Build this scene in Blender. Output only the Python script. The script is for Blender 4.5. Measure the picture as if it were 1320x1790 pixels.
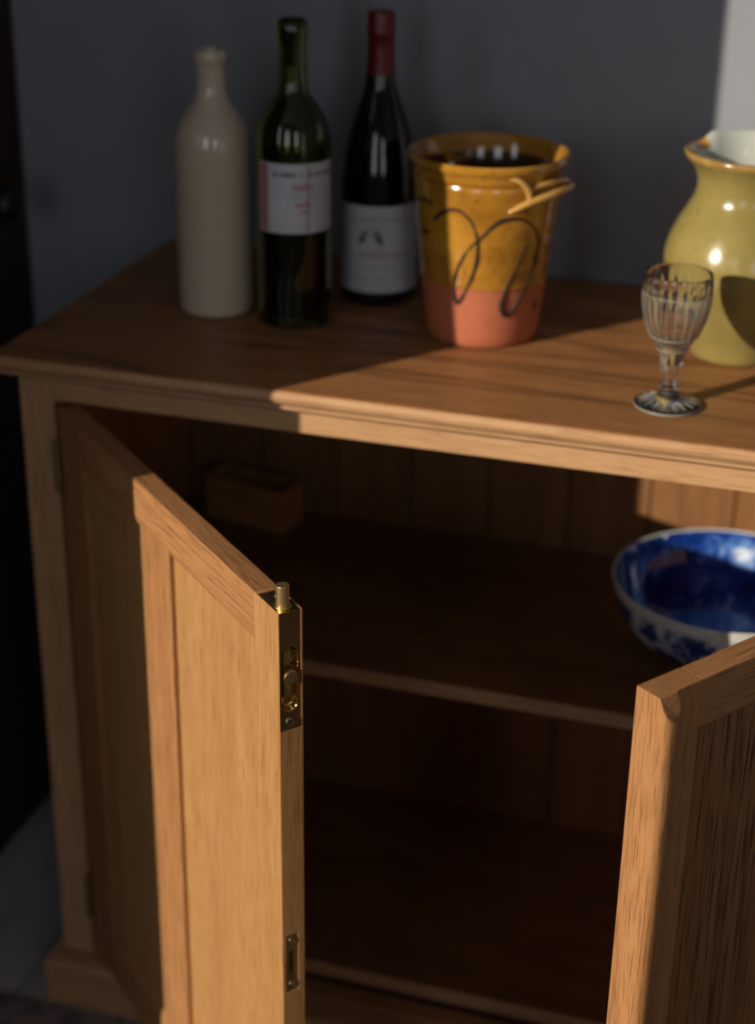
import bpy, bmesh, math, random
from mathutils import Vector, Matrix

for o in list(bpy.data.objects):
    bpy.data.objects.remove(o, do_unlink=True)
SC = bpy.context.scene
COL = SC.collection
PI = math.pi
T = 0.80                       # height of the cabinet top above the floor

# ------------------------------------------------------------------ camera
cam_d = bpy.data.cameras.new('camera')
cam = bpy.data.objects.new('camera', cam_d)
COL.objects.link(cam)
R_ = Vector((0.95452422, 0.29783263, 0.01338779))
U_ = Vector((-0.13733788, 0.39940982, 0.90642711))
F_ = Vector((-0.26461636, 0.86704528, -0.42215005))
M = Matrix((R_, U_, -F_)).transposed().to_4x4()
M.translation = Vector((0.8192, -1.3679, T + 0.5576))
cam.matrix_world = M
cam_d.sensor_fit = 'VERTICAL'
cam_d.sensor_height = 36.0
cam_d.sensor_width = 36.0
cam_d.lens = 2941.37 / 1790.0 * 36.0
cam_d.dof.use_dof = True
cam_d.dof.focus_distance = 1.275
cam_d.dof.aperture_fstop = 3.2
cam_d.clip_start = 0.02
SC.camera = cam

# ------------------------------------------------------------------ sky, sun, exposure
SUN_AZ, SUN_EL = math.radians(53.0), math.radians(18.0)
world = bpy.data.worlds.new('world')
SC.world = world
world.use_nodes = True
bg = world.node_tree.nodes['Background']
bg.inputs['Color'].default_value = (0.95, 0.97, 1.0, 1)
bg.inputs['Strength'].default_value = 2.45
sun_d = bpy.data.lights.new('sun', 'SUN')
sun_d.energy = 5.0
sun_d.angle = math.radians(0.35)
sun_d.color = (1.0, 0.87, 0.69)
sun = bpy.data.objects.new('sun', sun_d)
COL.objects.link(sun)
sun.rotation_euler = Vector((math.cos(SUN_AZ) * math.cos(SUN_EL), math.sin(SUN_AZ) * math.cos(SUN_EL),
                             -math.sin(SUN_EL))).to_track_quat('-Z', 'Y').to_euler()
sun.location = (-2, -4, 3)
WINDOWS = [(-1.92, -0.93, T + 0.13, T + 1.68), (-0.02, 0.64, T + 0.12, T + 1.22), (1.58, 2.24, T + 0.12, T + 1.22)]
Y_FRONT = -2.6
for wx0, wx1, wz0, wz1 in WINDOWS:            # portals: guide the daylight through the windows
    pd = bpy.data.lights.new('window_daylight', 'AREA')
    pd.shape = 'RECTANGLE'; pd.size = wx1 - wx0; pd.size_y = wz1 - wz0
    pd.cycles.is_portal = True
    po = bpy.data.objects.new('window_daylight', pd)
    COL.objects.link(po)
    po.location = ((wx0 + wx1) / 2, Y_FRONT - 0.01, (wz0 + wz1) / 2)
    po.rotation_euler = Vector((0, 1, 0)).to_track_quat('-Z', 'Z').to_euler()
SC.view_settings.view_transform = 'Standard'
SC.view_settings.look = 'None'
SC.view_settings.gamma = 1.0
SC.view_settings.use_curve_mapping = False
SC.view_settings.exposure = 0.0
SC.cycles.caustics_reflective = False
SC.cycles.caustics_refractive = False
SC.cycles.max_bounces = 10
SC.cycles.diffuse_bounces = 5
SC.cycles.transmission_bounces = 10
SC.cycles.sample_clamp_indirect = 6.0
SC.cycles.use_denoising = True


# ------------------------------------------------------------------ materials
class NT:
    def __init__(self, name):
        self.m = bpy.data.materials.new(name)
        self.m.use_nodes = True
        self.t = self.m.node_tree
        self.b = self.t.nodes['Principled BSDF']
        self.out = self.t.nodes['Material Output']

    def n(self, typ, **kw):
        nd = self.t.nodes.new(typ)
        for k, v in kw.items():
            if k in nd.inputs:
                nd.inputs[k].default_value = v
            else:
                setattr(nd, k, v)
        return nd

    def l(self, a, b):
        self.t.links.new(a, b)

    def ramp(self, fac, stops):
        r = self.n('ShaderNodeValToRGB')
        e = r.color_ramp.elements
        while len(e) < len(stops):
            e.new(0.5)
        for k, (p, c) in enumerate(stops):
            e[k].position = p
            e[k].color = (*c, 1) if len(c) == 3 else c
        self.l(fac, r.inputs['Fac'])
        return r.outputs['Color']

    def mix(self, fac, a, b, blend='MIX'):
        m = self.n('ShaderNodeMix', data_type='RGBA', blend_type=blend)
        for sock, v in ((m.inputs[0], fac), (m.inputs[6], a), (m.inputs[7], b)):
            if hasattr(v, 'is_linked'):
                self.l(v, sock)
            elif isinstance(v, tuple):
                sock.default_value = (*v, 1)
            else:
                sock.default_value = v
        return m.outputs[2]

    def coords(self, scale=(1, 1, 1), jitter=True):
        tc = self.n('ShaderNodeTexCoord')
        src = tc.outputs['Object']
        if jitter:
            oi = self.n('ShaderNodeObjectInfo')
            mm = self.n('ShaderNodeVectorMath', operation='SCALE')
            cb = self.n('ShaderNodeCombineXYZ')
            self.l(oi.outputs['Random'], cb.inputs[0]); self.l(oi.outputs['Random'], cb.inputs[1]); self.l(oi.outputs['Random'], cb.inputs[2])
            self.l(cb.outputs[0], mm.inputs[0]); mm.inputs['Scale'].default_value = 3.7
            ad = self.n('ShaderNodeVectorMath', operation='ADD')
            self.l(src, ad.inputs[0]); self.l(mm.outputs[0], ad.inputs[1])
            src = ad.outputs[0]
        mp = self.n('ShaderNodeMapping')
        mp.inputs['Scale'].default_value = scale
        self.l(src, mp.inputs['Vector'])
        return mp.outputs['Vector']

    def noise(self, vec, scale, detail=4.0, rough=0.55, dist=0.0):
        nd = self.n('ShaderNodeTexNoise', Scale=scale, Detail=detail, Roughness=rough, Distortion=dist)
        self.l(vec, nd.inputs['Vector'])
        return nd.outputs['Fac']

    def bump(self, h, strength, dist):
        b = self.n('ShaderNodeBump', Strength=strength, Distance=dist)
        self.l(h, b.inputs['Height'])
        self.l(b.outputs['Normal'], self.b.inputs['Normal'])


def plain(name, col, rough=0.5, metal=0.0, spec=0.5, **kw):
    g = NT(name)
    g.b.inputs['Base Color'].default_value = (*col, 1)
    g.b.inputs['Roughness'].default_value = rough
    g.b.inputs['Metallic'].default_value = metal
    g.b.inputs['Specular IOR Level'].default_value = spec
    for k, v in kw.items():
        g.b.inputs[k].default_value = v
    return g.m


_wc = {}


def wood(axis, tone='oak'):
    key = (axis, tone)
    if key in _wc:
        return _wc[key]
    light, mid, dark, pore_amt, ring_amt, rough = {
        'oak':   ((0.405, 0.205, 0.089), (0.315, 0.145, 0.057), (0.12, 0.046, 0.016), 0.70, 0.18, 0.45),
        'panel': ((0.43, 0.240, 0.097), (0.36, 0.180, 0.067), (0.17, 0.072, 0.024), 0.55, 0.16, 0.40),
        'pale':  ((0.50, 0.310, 0.170), (0.42, 0.235, 0.115), (0.22, 0.105, 0.045), 0.55, 0.25, 0.45),
        'top':   ((0.40, 0.190, 0.075), (0.315, 0.138, 0.051), (0.085, 0.032, 0.012), 0.50, 0.60, 0.42),
        'coarse': ((0.26, 0.130, 0.050), (0.20, 0.092, 0.033), (0.055, 0.022, 0.008), 0.95, 0.35, 0.5),
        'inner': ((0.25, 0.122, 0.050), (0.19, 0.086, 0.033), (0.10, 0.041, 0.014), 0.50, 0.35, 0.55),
        'floor': ((0.42, 0.42, 0.45), (0.35, 0.35, 0.38), (0.20, 0.195, 0.20), 0.5, 0.4, 0.55),
        'dark':  ((0.050, 0.032, 0.023), (0.040, 0.025, 0.018), (0.022, 0.013, 0.010), 0.4, 0.3, 0.5),
    }[tone]
    g = NT('wood_%s_%s' % (tone, axis))
    s = [1.0, 1.0, 1.0]; s['xyz'.index(axis)] = 0.09 if tone != 'top' else 0.16
    v = g.coords(tuple(s))
    a = g.noise(v, 34.0, 8.0, 0.68, 0.25)
    c = g.ramp(a, [(0.26, mid), (0.74, light)])
    w = g.n('ShaderNodeTexNoise', Scale=9.0, Detail=2.0, Roughness=0.4, Distortion=0.4)
    g.l(v, w.inputs['Vector'])
    mth = g.n('ShaderNodeMath', operation='MULTIPLY'); g.l(w.outputs['Fac'], mth.inputs[0]); mth.inputs[1].default_value = 11.0
    fr = g.n('ShaderNodeMath', operation='PINGPONG'); g.l(mth.outputs[0], fr.inputs[0]); fr.inputs[1].default_value = 1.0
    rg = g.ramp(fr.outputs[0], [(0.0, (1, 1, 1)), (0.35, (0.12, 0.12, 0.12)), (1.0, (0, 0, 0))])
    mr = g.n('ShaderNodeMath', operation='MULTIPLY'); g.l(rg, mr.inputs[0]); mr.inputs[1].default_value = ring_amt
    c = g.mix(mr.outputs[0], c, dark)
    s2 = [1.0, 1.0, 1.0]; s2['xyz'.index(axis)] = 0.035
    v2 = g.coords(tuple(s2))
    p = g.noise(v2, 780.0 if tone != 'coarse' else 320.0, 3.0, 0.6, 0.0)
    pr = g.ramp(p, [(0.36, (1, 1, 1)), (0.50, (0, 0, 0))])
    mp = g.n('ShaderNodeMath', operation='MULTIPLY'); g.l(pr, mp.inputs[0]); mp.inputs[1].default_value = pore_amt
    c = g.mix(mp.outputs[0], c, dark)
    g.l(c, g.b.inputs['Base Color'])
    g.b.inputs['Roughness'].default_value = rough
    g.b.inputs['Specular IOR Level'].default_value = 0.2
    g.bump(p, 0.25, 0.0006)
    _wc[key] = g.m
    return g.m


def mottled(name, c1, c2, scale, rough=0.3, c3=None, coat=0.0, bump=0.0, lo=0.35, hi=0.65, spec=0.5):
    g = NT(name)
    v = g.coords((1, 1, 1), False)
    f = g.noise(v, scale, 5.0, 0.6, 0.2)
    c = g.ramp(f, [(lo, c1), (hi, c2)])
    if c3:
        f2 = g.noise(v, scale * 6, 3.0, 0.6)
        c = g.mix(g.ramp(f2, [(0.58, (0, 0, 0)), (0.72, (1, 1, 1))]), c, c3)
    g.l(c, g.b.inputs['Base Color'])
    g.b.inputs['Roughness'].default_value = rough
    g.b.inputs['Specular IOR Level'].default_value = spec
    g.b.inputs['Coat Weight'].default_value = coat
    g.b.inputs['Coat Roughness'].default_value = 0.05
    if bump:
        g.bump(f, bump, 0.002)
    return g.m


MAT = {}
MAT['wall'] = mottled('grey_paint', (0.225, 0.243, 0.285), (0.240, 0.260, 0.303), 6.0, 0.85, bump=0.05)
MAT['offwhite'] = plain('offwhite_paint', (0.62, 0.60, 0.56), 0.85)
MAT['ceiling'] = plain('white_ceiling_paint', (0.7, 0.69, 0.67), 0.9)
MAT['frame'] = plain('white_window_paint', (0.6, 0.6, 0.58), 0.5)
MAT['brass'] = mottled('brass', (0.60, 0.36, 0.12), (0.76, 0.51, 0.20), 60.0, 0.13)
MAT['brass'].node_tree.nodes['Principled BSDF'].inputs['Metallic'].default_value = 1.0
MAT['dullbrass'] = mottled('aged_brass', (0.40, 0.30, 0.13), (0.56, 0.43, 0.20), 80.0, 0.38)
MAT['dullbrass'].node_tree.nodes['Principled BSDF'].inputs['Metallic'].default_value = 1.0
MAT['pin'] = plain('satin_brass', (0.72, 0.52, 0.24), 0.42, 1.0)
MAT['screw'] = plain('screw_steel', (0.62, 0.52, 0.36), 0.22, 1.0)
MAT['black'] = plain('black_iron', (0.006, 0.006, 0.006), 0.45)
MAT['void'] = plain('dark_cavity', (0.01, 0.008, 0.006), 0.8)
MAT['cream'] = mottled('cream_stoneware', (0.52, 0.43, 0.335), (0.57, 0.48, 0.38), 9.0, 0.16, coat=0.5, bump=0.02)
MAT['amber'] = mottled('amber_glaze', (0.27, 0.118, 0.012), (0.42, 0.205, 0.026), 18.0, 0.14, c3=(0.21, 0.085, 0.010), coat=0.6, bump=0.25)
MAT['ambin'] = mottled('dark_brown_glaze', (0.035, 0.014, 0.006), (0.07, 0.028, 0.010), 18.0, 0.12, coat=0.6, bump=0.2)
MAT['terra'] = mottled('terracotta', (0.36, 0.098, 0.045), (0.43, 0.128, 0.062), 20.0, 0.7, bump=0.1)
MAT['slip'] = plain('black_slip', (0.022, 0.014, 0.010), 0.65, 0, 0.3)
MAT['straw'] = mottled('pale_amber_glaze', (0.44, 0.235, 0.055), (0.55, 0.33, 0.095), 30.0, 0.2, coat=0.4)
MAT['jug'] = mottled('yellow_green_glaze', (0.215, 0.170, 0.050), (0.275, 0.222, 0.075), 16.0, 0.20, c3=(0.215, 0.162, 0.045), coat=0.2, bump=0.08)
MAT['jugrim'] = mottled('worn_brown_rim', (0.24, 0.135, 0.032), (0.36, 0.235, 0.075), 40.0, 0.2, coat=0.4)
MAT['jugchip'] = mottled('bare_orange_clay', (0.48, 0.22, 0.03), (0.6, 0.3, 0.05), 60.0, 0.5)
MAT['jugin'] = plain('white_glaze', (0.42, 0.45, 0.43), 0.15, 0, 0.5)
MAT['redcap'] = plain('red_foil', (0.12, 0.004, 0.006), 0.4)
MAT['paper'] = mottled('label_paper', (0.47, 0.49, 0.55), (0.52, 0.54, 0.60), 30.0, 0.6)
MAT['ink'] = plain('grey_print', (0.13, 0.13, 0.14), 0.6)
MAT['inklight'] = plain('pale_grey_print', (0.30, 0.30, 0.32), 0.6)
MAT['inkmid'] = plain('mid_grey_print', (0.19, 0.20, 0.21), 0.6)
MAT['inkred'] = plain('red_print', (0.30, 0.06, 0.065), 0.6)
MAT['inkpink'] = plain('faded_red_print', (0.36, 0.17, 0.16), 0.6)
MAT['wine'] = plain('red_wine', (0.010, 0.001, 0.001), 0.3)


def glass(name, col, rough=0.0, ior=1.5):
    g = NT(name)
    g.b.inputs['Base Color'].default_value = (*col, 1)
    g.b.inputs['Roughness'].default_value = rough
    g.b.inputs['IOR'].default_value = ior
    g.b.inputs['Transmission Weight'].default_value = 1.0
    return g.m




def crystal():
    g = NT('crystal')
    g.b.inputs['Base Color'].default_value = (1, 1, 1, 1)
    g.b.inputs['Roughness'].default_value = 0.0
    g.b.inputs['IOR'].default_value = 1.52
    g.b.inputs['Transmission Weight'].default_value = 0.99
    return g.m


MAT['crystal'] = crystal()
MAT['ground'] = plain('ground_crystal', (0.88, 0.88, 0.86), 0.30, 0, 0.6)  # whitish crystal, imitates glints on the cut glass
MAT['ground'].node_tree.nodes['Principled BSDF'].inputs['Transmission Weight'].default_value = 0.70
MAT['greenglass'] = glass('green_glass', (0.26, 0.36, 0.045), 0.0)
MAT['darkglass'] = plain('dark_bottle_glass', (0.004, 0.004, 0.005), 0.06, 0, 0.5)


def transferware(name, inside):
    g = NT(name)
    v = g.coords((1, 1, 1), False)
    f1 = g.noise(v, 26.0, 6.0, 0.62, 0.8)
    f2 = g.noise(v, 75.0, 4.0, 0.6, 0.5)
    vo = g.n('ShaderNodeTexVoronoi', Scale=30.0); g.l(v, vo.inputs['Vector'])
    if inside:
        c = g.ramp(f1, [(0.36, (0.003, 0.010, 0.085)), (0.52, (0.012, 0.055, 0.32)), (0.59, (0.10, 0.24, 0.58)), (0.68, (0.62, 0.70, 0.80))])
        c = g.mix(g.ramp(f2, [(0.45, (0, 0, 0)), (0.62, (0.55, 0.55, 0.55))]), c, (0.006, 0.030, 0.22))
    else:
        c = g.ramp(f1, [(0.42, (0.010, 0.024, 0.14)), (0.50, (0.05, 0.09, 0.28)), (0.545, (0.60, 0.61, 0.62)), (0.7, (0.64, 0.63, 0.60))])
        c = g.mix(g.ramp(f2, [(0.50, (0, 0, 0)), (0.66, (0.5, 0.5, 0.5))]), c, (0.015, 0.03, 0.17))
        sp = g.n('ShaderNodeSeparateXYZ'); g.l(v, sp.inputs[0])
        c = g.mix(g.ramp(sp.outputs[2], [(0.068, (0, 0, 0)), (0.073, (1, 1, 1))]), c, (0.62, 0.61, 0.58))
    g.l(c, g.b.inputs['Base Color'])
    g.b.inputs['Roughness'].default_value = 0.10
    g.b.inputs['Coat Weight'].default_value = 0.4
    return g.m


MAT['bowl_in'] = transferware('blue_transfer_inside', True)
MAT['bowl_out'] = transferware('blue_transfer_outside', False)
MAT['china'] = plain('white_china', (0.62, 0.61, 0.58), 0.12)


def rug_material():
    g = NT('mottled_rug')
    v = g.coords((1, 1, 1), False)
    f = g.noise(v, 22.0, 5.0, 0.7, 1.0)
    c = g.ramp(f, [(0.35, (0.05, 0.05, 0.075)), (0.50, (0.15, 0.135, 0.155)), (0.62, (0.26, 0.20, 0.19)), (0.75, (0.09, 0.09, 0.14))])
    g.l(c, g.b.inputs['Base Color'])
    g.b.inputs['Roughness'].default_value = 0.95
    g.bump(g.noise(v, 500.0, 2.0), 0.6, 0.003)
    return g.m


MAT['rug'] = rug_material()


# ------------------------------------------------------------------ mesh helpers
def finish(bm, angle=35.0):
    bmesh.ops.remove_doubles(bm, verts=bm.verts, dist=1e-7)
    bmesh.ops.recalc_face_normals(bm, faces=bm.faces)
    th = math.radians(angle)
    for f in bm.faces:
        f.smooth = True
    for e in bm.edges:
        if len(e.link_faces) == 2:
            e.smooth = e.calc_face_angle(0) < th
        else:
            e.smooth = True


def obj(name, bm, mat, parent=None, loc=None, world=True, angle=35.0, fin=True):
    """one mesh object; with world=True the vertices are world coordinates and are moved into the parent's frame"""
    if fin:
        finish(bm, angle)
    me = bpy.data.meshes.new(name)
    bm.to_mesh(me); bm.free()
    for m in (mat if isinstance(mat, (list, tuple)) else [mat]):
        me.materials.append(m)
    o = bpy.data.objects.new(name, me)
    COL.objects.link(o)
    if len(me.vertices) < 400:
        w = o.modifiers.new('flat_faces', 'WEIGHTED_NORMAL'); w.weight = 100; w.keep_sharp = True
    if parent is not None:
        o.parent = parent
        if world:
            off = Vector((0, 0, 0)); q = parent
            while q is not None:
                off += q.location; q = q.parent
            me.transform(Matrix.Translation(-off))
    if loc is not None:
        o.location = loc
    return o


def empty(name, loc, parent=None, rz=0.0):
    o = bpy.data.objects.new(name, None)
    o.empty_display_size = 0.05
    COL.objects.link(o)
    o.location = loc; o.rotation_euler = (0, 0, rz)
    if parent is not None:
        o.parent = parent
    return o


def tag(o, label, cat, group=None):
    o['label'] = label; o['category'] = cat
    if group:
        o['group'] = group
    return o


def struct(o, label, cat):
    o['kind'] = 'structure'; o['label'] = label; o['category'] = cat
    return o


def box(x0, x1, y0, y1, z0, z1, bev=0.0015, seg=2, bm=None):
    own = bmesh.new()
    vs = [own.verts.new((x, y, z)) for z in (z0, z1) for y in (y0, y1) for x in (x0, x1)]
    for f in ((0, 2, 3, 1), (4, 5, 7, 6), (0, 1, 5, 4), (2, 6, 7, 3), (0, 4, 6, 2), (1, 3, 7, 5)):
        own.faces.new([vs[i] for i in f])
    if bev:
        bmesh.ops.bevel(own, geom=list(own.edges), offset=bev, segments=seg, affect='EDGES', profile=0.5)
    if bm is None:
        return own
    me = bpy.data.meshes.new('t'); own.to_mesh(me); own.free(); bm.from_mesh(me); bpy.data.meshes.remove(me)
    return bm


def lathe(prof, n=64, bm=None, mod=None, closed_bottom=True, cx=0, cy=0):
    """prof: list of (r, z). mod(r, z, ang) -> r"""
    bm = bm or bmesh.new()
    rings = []
    for r, z in prof:
        if r < 1e-6:
            rings.append([bm.verts.new((cx, cy, z))])
        else:
            ring = []
            for k in range(n):
                a = 2 * PI * k / n
                rr = mod(r, z, a) if mod else r
                ring.append(bm.verts.new((cx + rr * math.cos(a), cy + rr * math.sin(a), z)))
            rings.append(ring)
    for A, B in zip(rings[:-1], rings[1:]):
        for k in range(n):
            k2 = (k + 1) % n
            if len(A) == 1 and len(B) == 1:
                continue
            if len(A) == 1:
                bm.faces.new((A[0], B[k], B[k2]))
            elif len(B) == 1:
                bm.faces.new((A[k], A[k2], B[0]))
            else:
                bm.faces.new((A[k], A[k2], B[k2], B[k]))
    return bm


def smooth_prof(pts, sub=6):
    """Catmull-Rom through (r, z) control points"""
    out = []
    P = [pts[0]] + list(pts) + [pts[-1]]
    for i in range(1, len(P) - 2):
        p0, p1, p2, p3 = P[i - 1], P[i], P[i + 1], P[i + 2]
        for s in range(sub):
            t = s / sub
            out.append(tuple(0.5 * ((2 * p1[k]) + (-p0[k] + p2[k]) * t + (2 * p0[k] - 5 * p1[k] + 4 * p2[k] - p3[k]) * t * t
                                    + (-p0[k] + 3 * p1[k] - 3 * p2[k] + p3[k]) * t ** 3) for k in range(len(p1))))
    out.append(tuple(pts[-1]))
    return out


def cyl(p0, p1, r0, r1=None, n=24, bev=0.0, bm=None):
    """capped cylinder between two points with optional rounded rim at p1"""
    bm = bm or bmesh.new()
    p0, p1 = Vector(p0), Vector(p1)
    r1 = r0 if r1 is None else r1
    d = (p1 - p0); L = d.length; d.normalize()
    q = d.to_track_quat('Z', 'Y').to_matrix()
    prof = [(0, 0), (r0, 0)]
    if bev:
        prof += [(r1, L - bev), (r1 - bev * 0.3, L - bev * 0.3), (r1 - bev, L)]
    else:
        prof += [(r1, L)]
    prof += [(0, L)]
    tmp = lathe(prof, n)
    for v in tmp.verts:
        v.co = q @ v.co + p0
    me = bpy.data.meshes.new('t'); tmp.to_mesh(me); tmp.free(); bm.from_mesh(me); bpy.data.meshes.remove(me)
    return bm


def tube(pts, rad, n=10, bm=None, flat=1.0, closed=False):
    bm = bm or bmesh.new()
    pts = [Vector(p) for p in pts]
    rs = rad if isinstance(rad, (list, tuple)) else [rad] * len(pts)
    rings = []
    up = None
    for i, p in enumerate(pts):
        t = (pts[min(i + 1, len(pts) - 1)] - pts[max(i - 1, 0)]).normalized()
        if up is None:
            up = t.orthogonal().normalized()
        up = (up - t * up.dot(t)).normalized()
        s = t.cross(up)
        rings.append([bm.verts.new(p + (up * math.cos(2 * PI * k / n) + s * math.sin(2 * PI * k / n) * flat) * rs[i]) for k in range(n)])
    for A, B in zip(rings[:-1], rings[1:]):
        for k in range(n):
            bm.faces.new((A[k], A[(k + 1) % n], B[(k + 1) % n], B[k]))
    bm.faces.new(rings[0]); bm.faces.new(rings[-1])
    return bm


def extrude_profile(pts, frame, length, bm=None):
    """closed 2-D profile extruded: frame(u, v, w) -> xyz, w from 0 to length"""
    bm = bm or bmesh.new()
    A = [bm.verts.new(frame(u, v, 0.0)) for u, v in pts]
    B = [bm.verts.new(frame(u, v, length)) for u, v in pts]
    n = len(pts)
    for k in range(n):
        bm.faces.new((A[k], A[(k + 1) % n], B[(k + 1) % n], B[k]))
    bm.faces.new(A); bm.faces.new(B)
    return bm


def cut(o, cutters):
    """boolean difference, evaluated into the mesh"""
    tmp = []
    for cb in cutters:
        finish(cb)
        me = bpy.data.meshes.new('cutter'); cb.to_mesh(me); cb.free()
        c = bpy.data.objects.new('cutter', me); COL.objects.link(c)
        c.matrix_world = o.matrix_world.copy() if False else Matrix()
        tmp.append(c)
    par, mw = o.parent, (o.location.copy(), o.rotation_euler.copy())
    o.parent = None; o.location = (0, 0, 0); o.rotation_euler = (0, 0, 0)
    o.modifiers.clear()
    for c in tmp:
        m = o.modifiers.new('b', 'BOOLEAN'); m.operation = 'DIFFERENCE'; m.object = c; m.solver = 'EXACT'
    bpy.context.view_layer.update()
    dg = bpy.context.evaluated_depsgraph_get()
    me = bpy.data.meshes.new_from_object(o.evaluated_get(dg))
    o.modifiers.clear()
    w = o.modifiers.new('flat_faces', 'WEIGHTED_NORMAL'); w.weight = 100; w.keep_sharp = True
    old = o.data; o.data = me; bpy.data.meshes.remove(old)
    bm = bmesh.new(); bm.from_mesh(me); finish(bm); bm.to_mesh(me); bm.free()
    me.name = o.name
    for c in tmp:
        d = c.data; bpy.data.objects.remove(c); bpy.data.meshes.remove(d)
    o.parent = par; o.location, o.rotation_euler = mw


def stadium(cy, cz, hw, z0, z1, n=12):
    """closed loop of (y, z): a slot with round ends"""
    pts = []
    for k in range(n + 1):
        a = PI * k / n
        pts.append((cy + hw * math.cos(a), z1 - hw + hw * math.sin(a)))
    for k in range(n + 1):
        a = PI + PI * k / n
        pts.append((cy + hw * math.cos(a), z0 + hw + hw * math.sin(a)))
    return pts


# ------------------------------------------------------------------ the room
Y_WALL = 0.447
X_L = -0.192
Y_RET = -0.652
X0R, X1R = -2.6, 2.6
ZC = T + 1.95
struct(obj('wall_back', box(X_L - 0.02, X1R, Y_WALL, Y_WALL + 0.12, 0, ZC, 0), MAT['wall']), 'plain grey painted wall behind the cabinet', 'wall')
wl = struct(obj('wall_left', box(X0R, X_L, Y_RET, Y_WALL + 0.12, 0, ZC, 0.004), wood('z', 'dark')), 'dark brown side wall at the left edge', 'wall')
struct(obj('wall_right', box(X1R, X1R + 0.12, Y_FRONT - 0.15, Y_WALL + 0.12, 0, ZC, 0), MAT['offwhite']), 'off-white painted wall to the right', 'wall')
struct(obj('wall_side', box(X0R - 0.12, X0R, Y_FRONT - 0.15, Y_WALL + 0.12, 0, ZC, 0), MAT['offwhite']), 'off-white painted wall far left', 'wall')
struct(obj('ceiling', box(X0R - 0.12, X1R + 0.12, Y_FRONT - 0.15, Y_WALL + 0.12, ZC, ZC + 0.1, 0), MAT['ceiling']), 'white painted ceiling', 'ceiling')
wf = struct(obj('wall_front', box(X0R, X1R, Y_FRONT - 0.15, Y_FRONT, 0, ZC, 0), MAT['offwhite']), 'off-white painted wall with three windows', 'wall')
cut(wf, [box(a, b, Y_FRONT - 0.3, Y_FRONT + 0.1, c, d, 0) for a, b, c, d in WINDOWS])
for k, (a, b, c, d) in enumerate(WINDOWS):
    fb = bmesh.new()
    for q in ((a, a + 0.03, c, d), (b - 0.03, b, c, d), (a + 0.03, b - 0.03, c, c + 0.03), (a + 0.03, b - 0.03, d - 0.03, d)):
        box(q[0], q[1], Y_FRONT - 0.10, Y_FRONT - 0.05, q[2], q[3], 0.002, 1, fb)
    struct(obj('window_%d' % (k + 1), fb, MAT['frame']), 'white painted window frame opposite the cabinet', 'window')

# dark door in the side wall, with its black knob
dr = struct(obj('door_1', box(X_L, X_L + 0.010, -0.44, 0.38, 0.006, ZC - 0.12, 0.002), wood('z', 'dark')), 'dark brown flush door in the side wall', 'door')
kb = lathe(smooth_prof([(0.0, 0.0), (0.022, 0.0), (0.022, 0.004), (0.009, 0.007), (0.008, 0.020), (0.014, 0.026), (0.0205, 0.034), (0.0195, 0.046), (0.010, 0.052), (0.0, 0.053)], 4), 32)
kb.transform(Matrix.Translation((X_L + 0.010, 0.318, T + 0.058)) @ Matrix.Rotation(PI / 2, 4, 'Y'))
obj('knob', kb, MAT['black'], dr)['label'] = 'round black door knob'

# floor boards
fl = struct(obj('floor', box(X0R - 0.12, X1R + 0.12, Y_FRONT - 0.15, Y_WALL + 0.12, -0.05, -0.008, 0), wood('y', 'floor')), 'dull grey wooden floor boards', 'floor')
bw = 0.135
board_me = None
for k in range(39):
    x = X0R + k * bw
    if board_me is None:
        b0 = obj('floor_board', box(0, bw - 0.003, Y_FRONT, Y_WALL, -0.008, 0.0, 0.0015, 1), wood('y', 'floor'), fl)
        board_me = b0.data; b0.location = (x, 0, 0)
    else:
        o = bpy.data.objects.new('floor_board', board_me); COL.objects.link(o); o.parent = fl; o.location = (x, 0, 0)
rug = obj('rug', box(-0.17, 1.9, -1.75, -0.015, 0.0005, 0.009, 0.003), MAT['rug'])
tag(rug, 'dark mottled woven rug on the floor before the plinth', 'rug')

# ------------------------------------------------------------------ the cabinet
XR = 1.0255                     # total width of the top
DEP = 0.4403
YF = 0.025                     # front of the face frame
SL0, SL1 = 0.0198, 0.0572      # left stile
SR0, SR1 = XR - 0.0572, XR - 0.0198
ZR = T - 0.0497                # underside of the top rail
ZP = T - 0.737                 # foot of the stiles
cab = empty('cabinet', (0.51, 0.22, 0))
tag(cab, 'oak cabinet with two panelled doors standing open and a moulded top', 'cabinet')


def part(name, bm, mat, **kw):
    return obj(name, bm, mat, cab, **kw)


# top: stacked, mitred outlines make the moulded edge
tb = bmesh.new()
edge = [(0.0, 0.0065), (-0.0012, 0.0032), (-0.0035, 0.0010), (-0.0068, 0.0), (-0.0105, 0.0008), (-0.0135, 0.0030), (-0.0152, 0.0062),
        (-0.0156, 0.0085), (-0.0170, 0.0088)]
loops = []
for z, i in edge:
    loops.append([tb.verts.new(c) for c in ((i, i, T + z), (XR - i, i, T + z), (XR - i, DEP, T + z), (i, DEP, T + z))])
for A, B in zip(loops[:-1], loops[1:]):
    for k in range(4):
        tb.faces.new((A[k], A[(k + 1) % 4], B[(k + 1) % 4], B[k]))
tb.faces.new(loops[0]); tb.faces.new(loops[-1])
bmesh.ops.recalc_face_normals(tb, faces=tb.faces)
for f in tb.faces:
    f.material_index = 0 if abs(f.normal.z) > 0.9 else 1
part('top', tb, [wood('x', 'top'), wood('x', 'pale')])
mb = bmesh.new()
edge = [(-0.0172, 0.0105), (-0.0180, 0.0085), (-0.0200, 0.0082), (-0.0225, 0.0100), (-0.0240, 0.0135), (-0.0252, 0.0165), (-0.0258, 0.0205), (-0.0285, 0.0228)]
loops = []
for z, i in edge:
    loops.append([mb.verts.new(c) for c in ((i, i, T + z), (XR - i, i, T + z), (XR - i, DEP - 0.005, T + z), (i, DEP - 0.005, T + z))])
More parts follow.
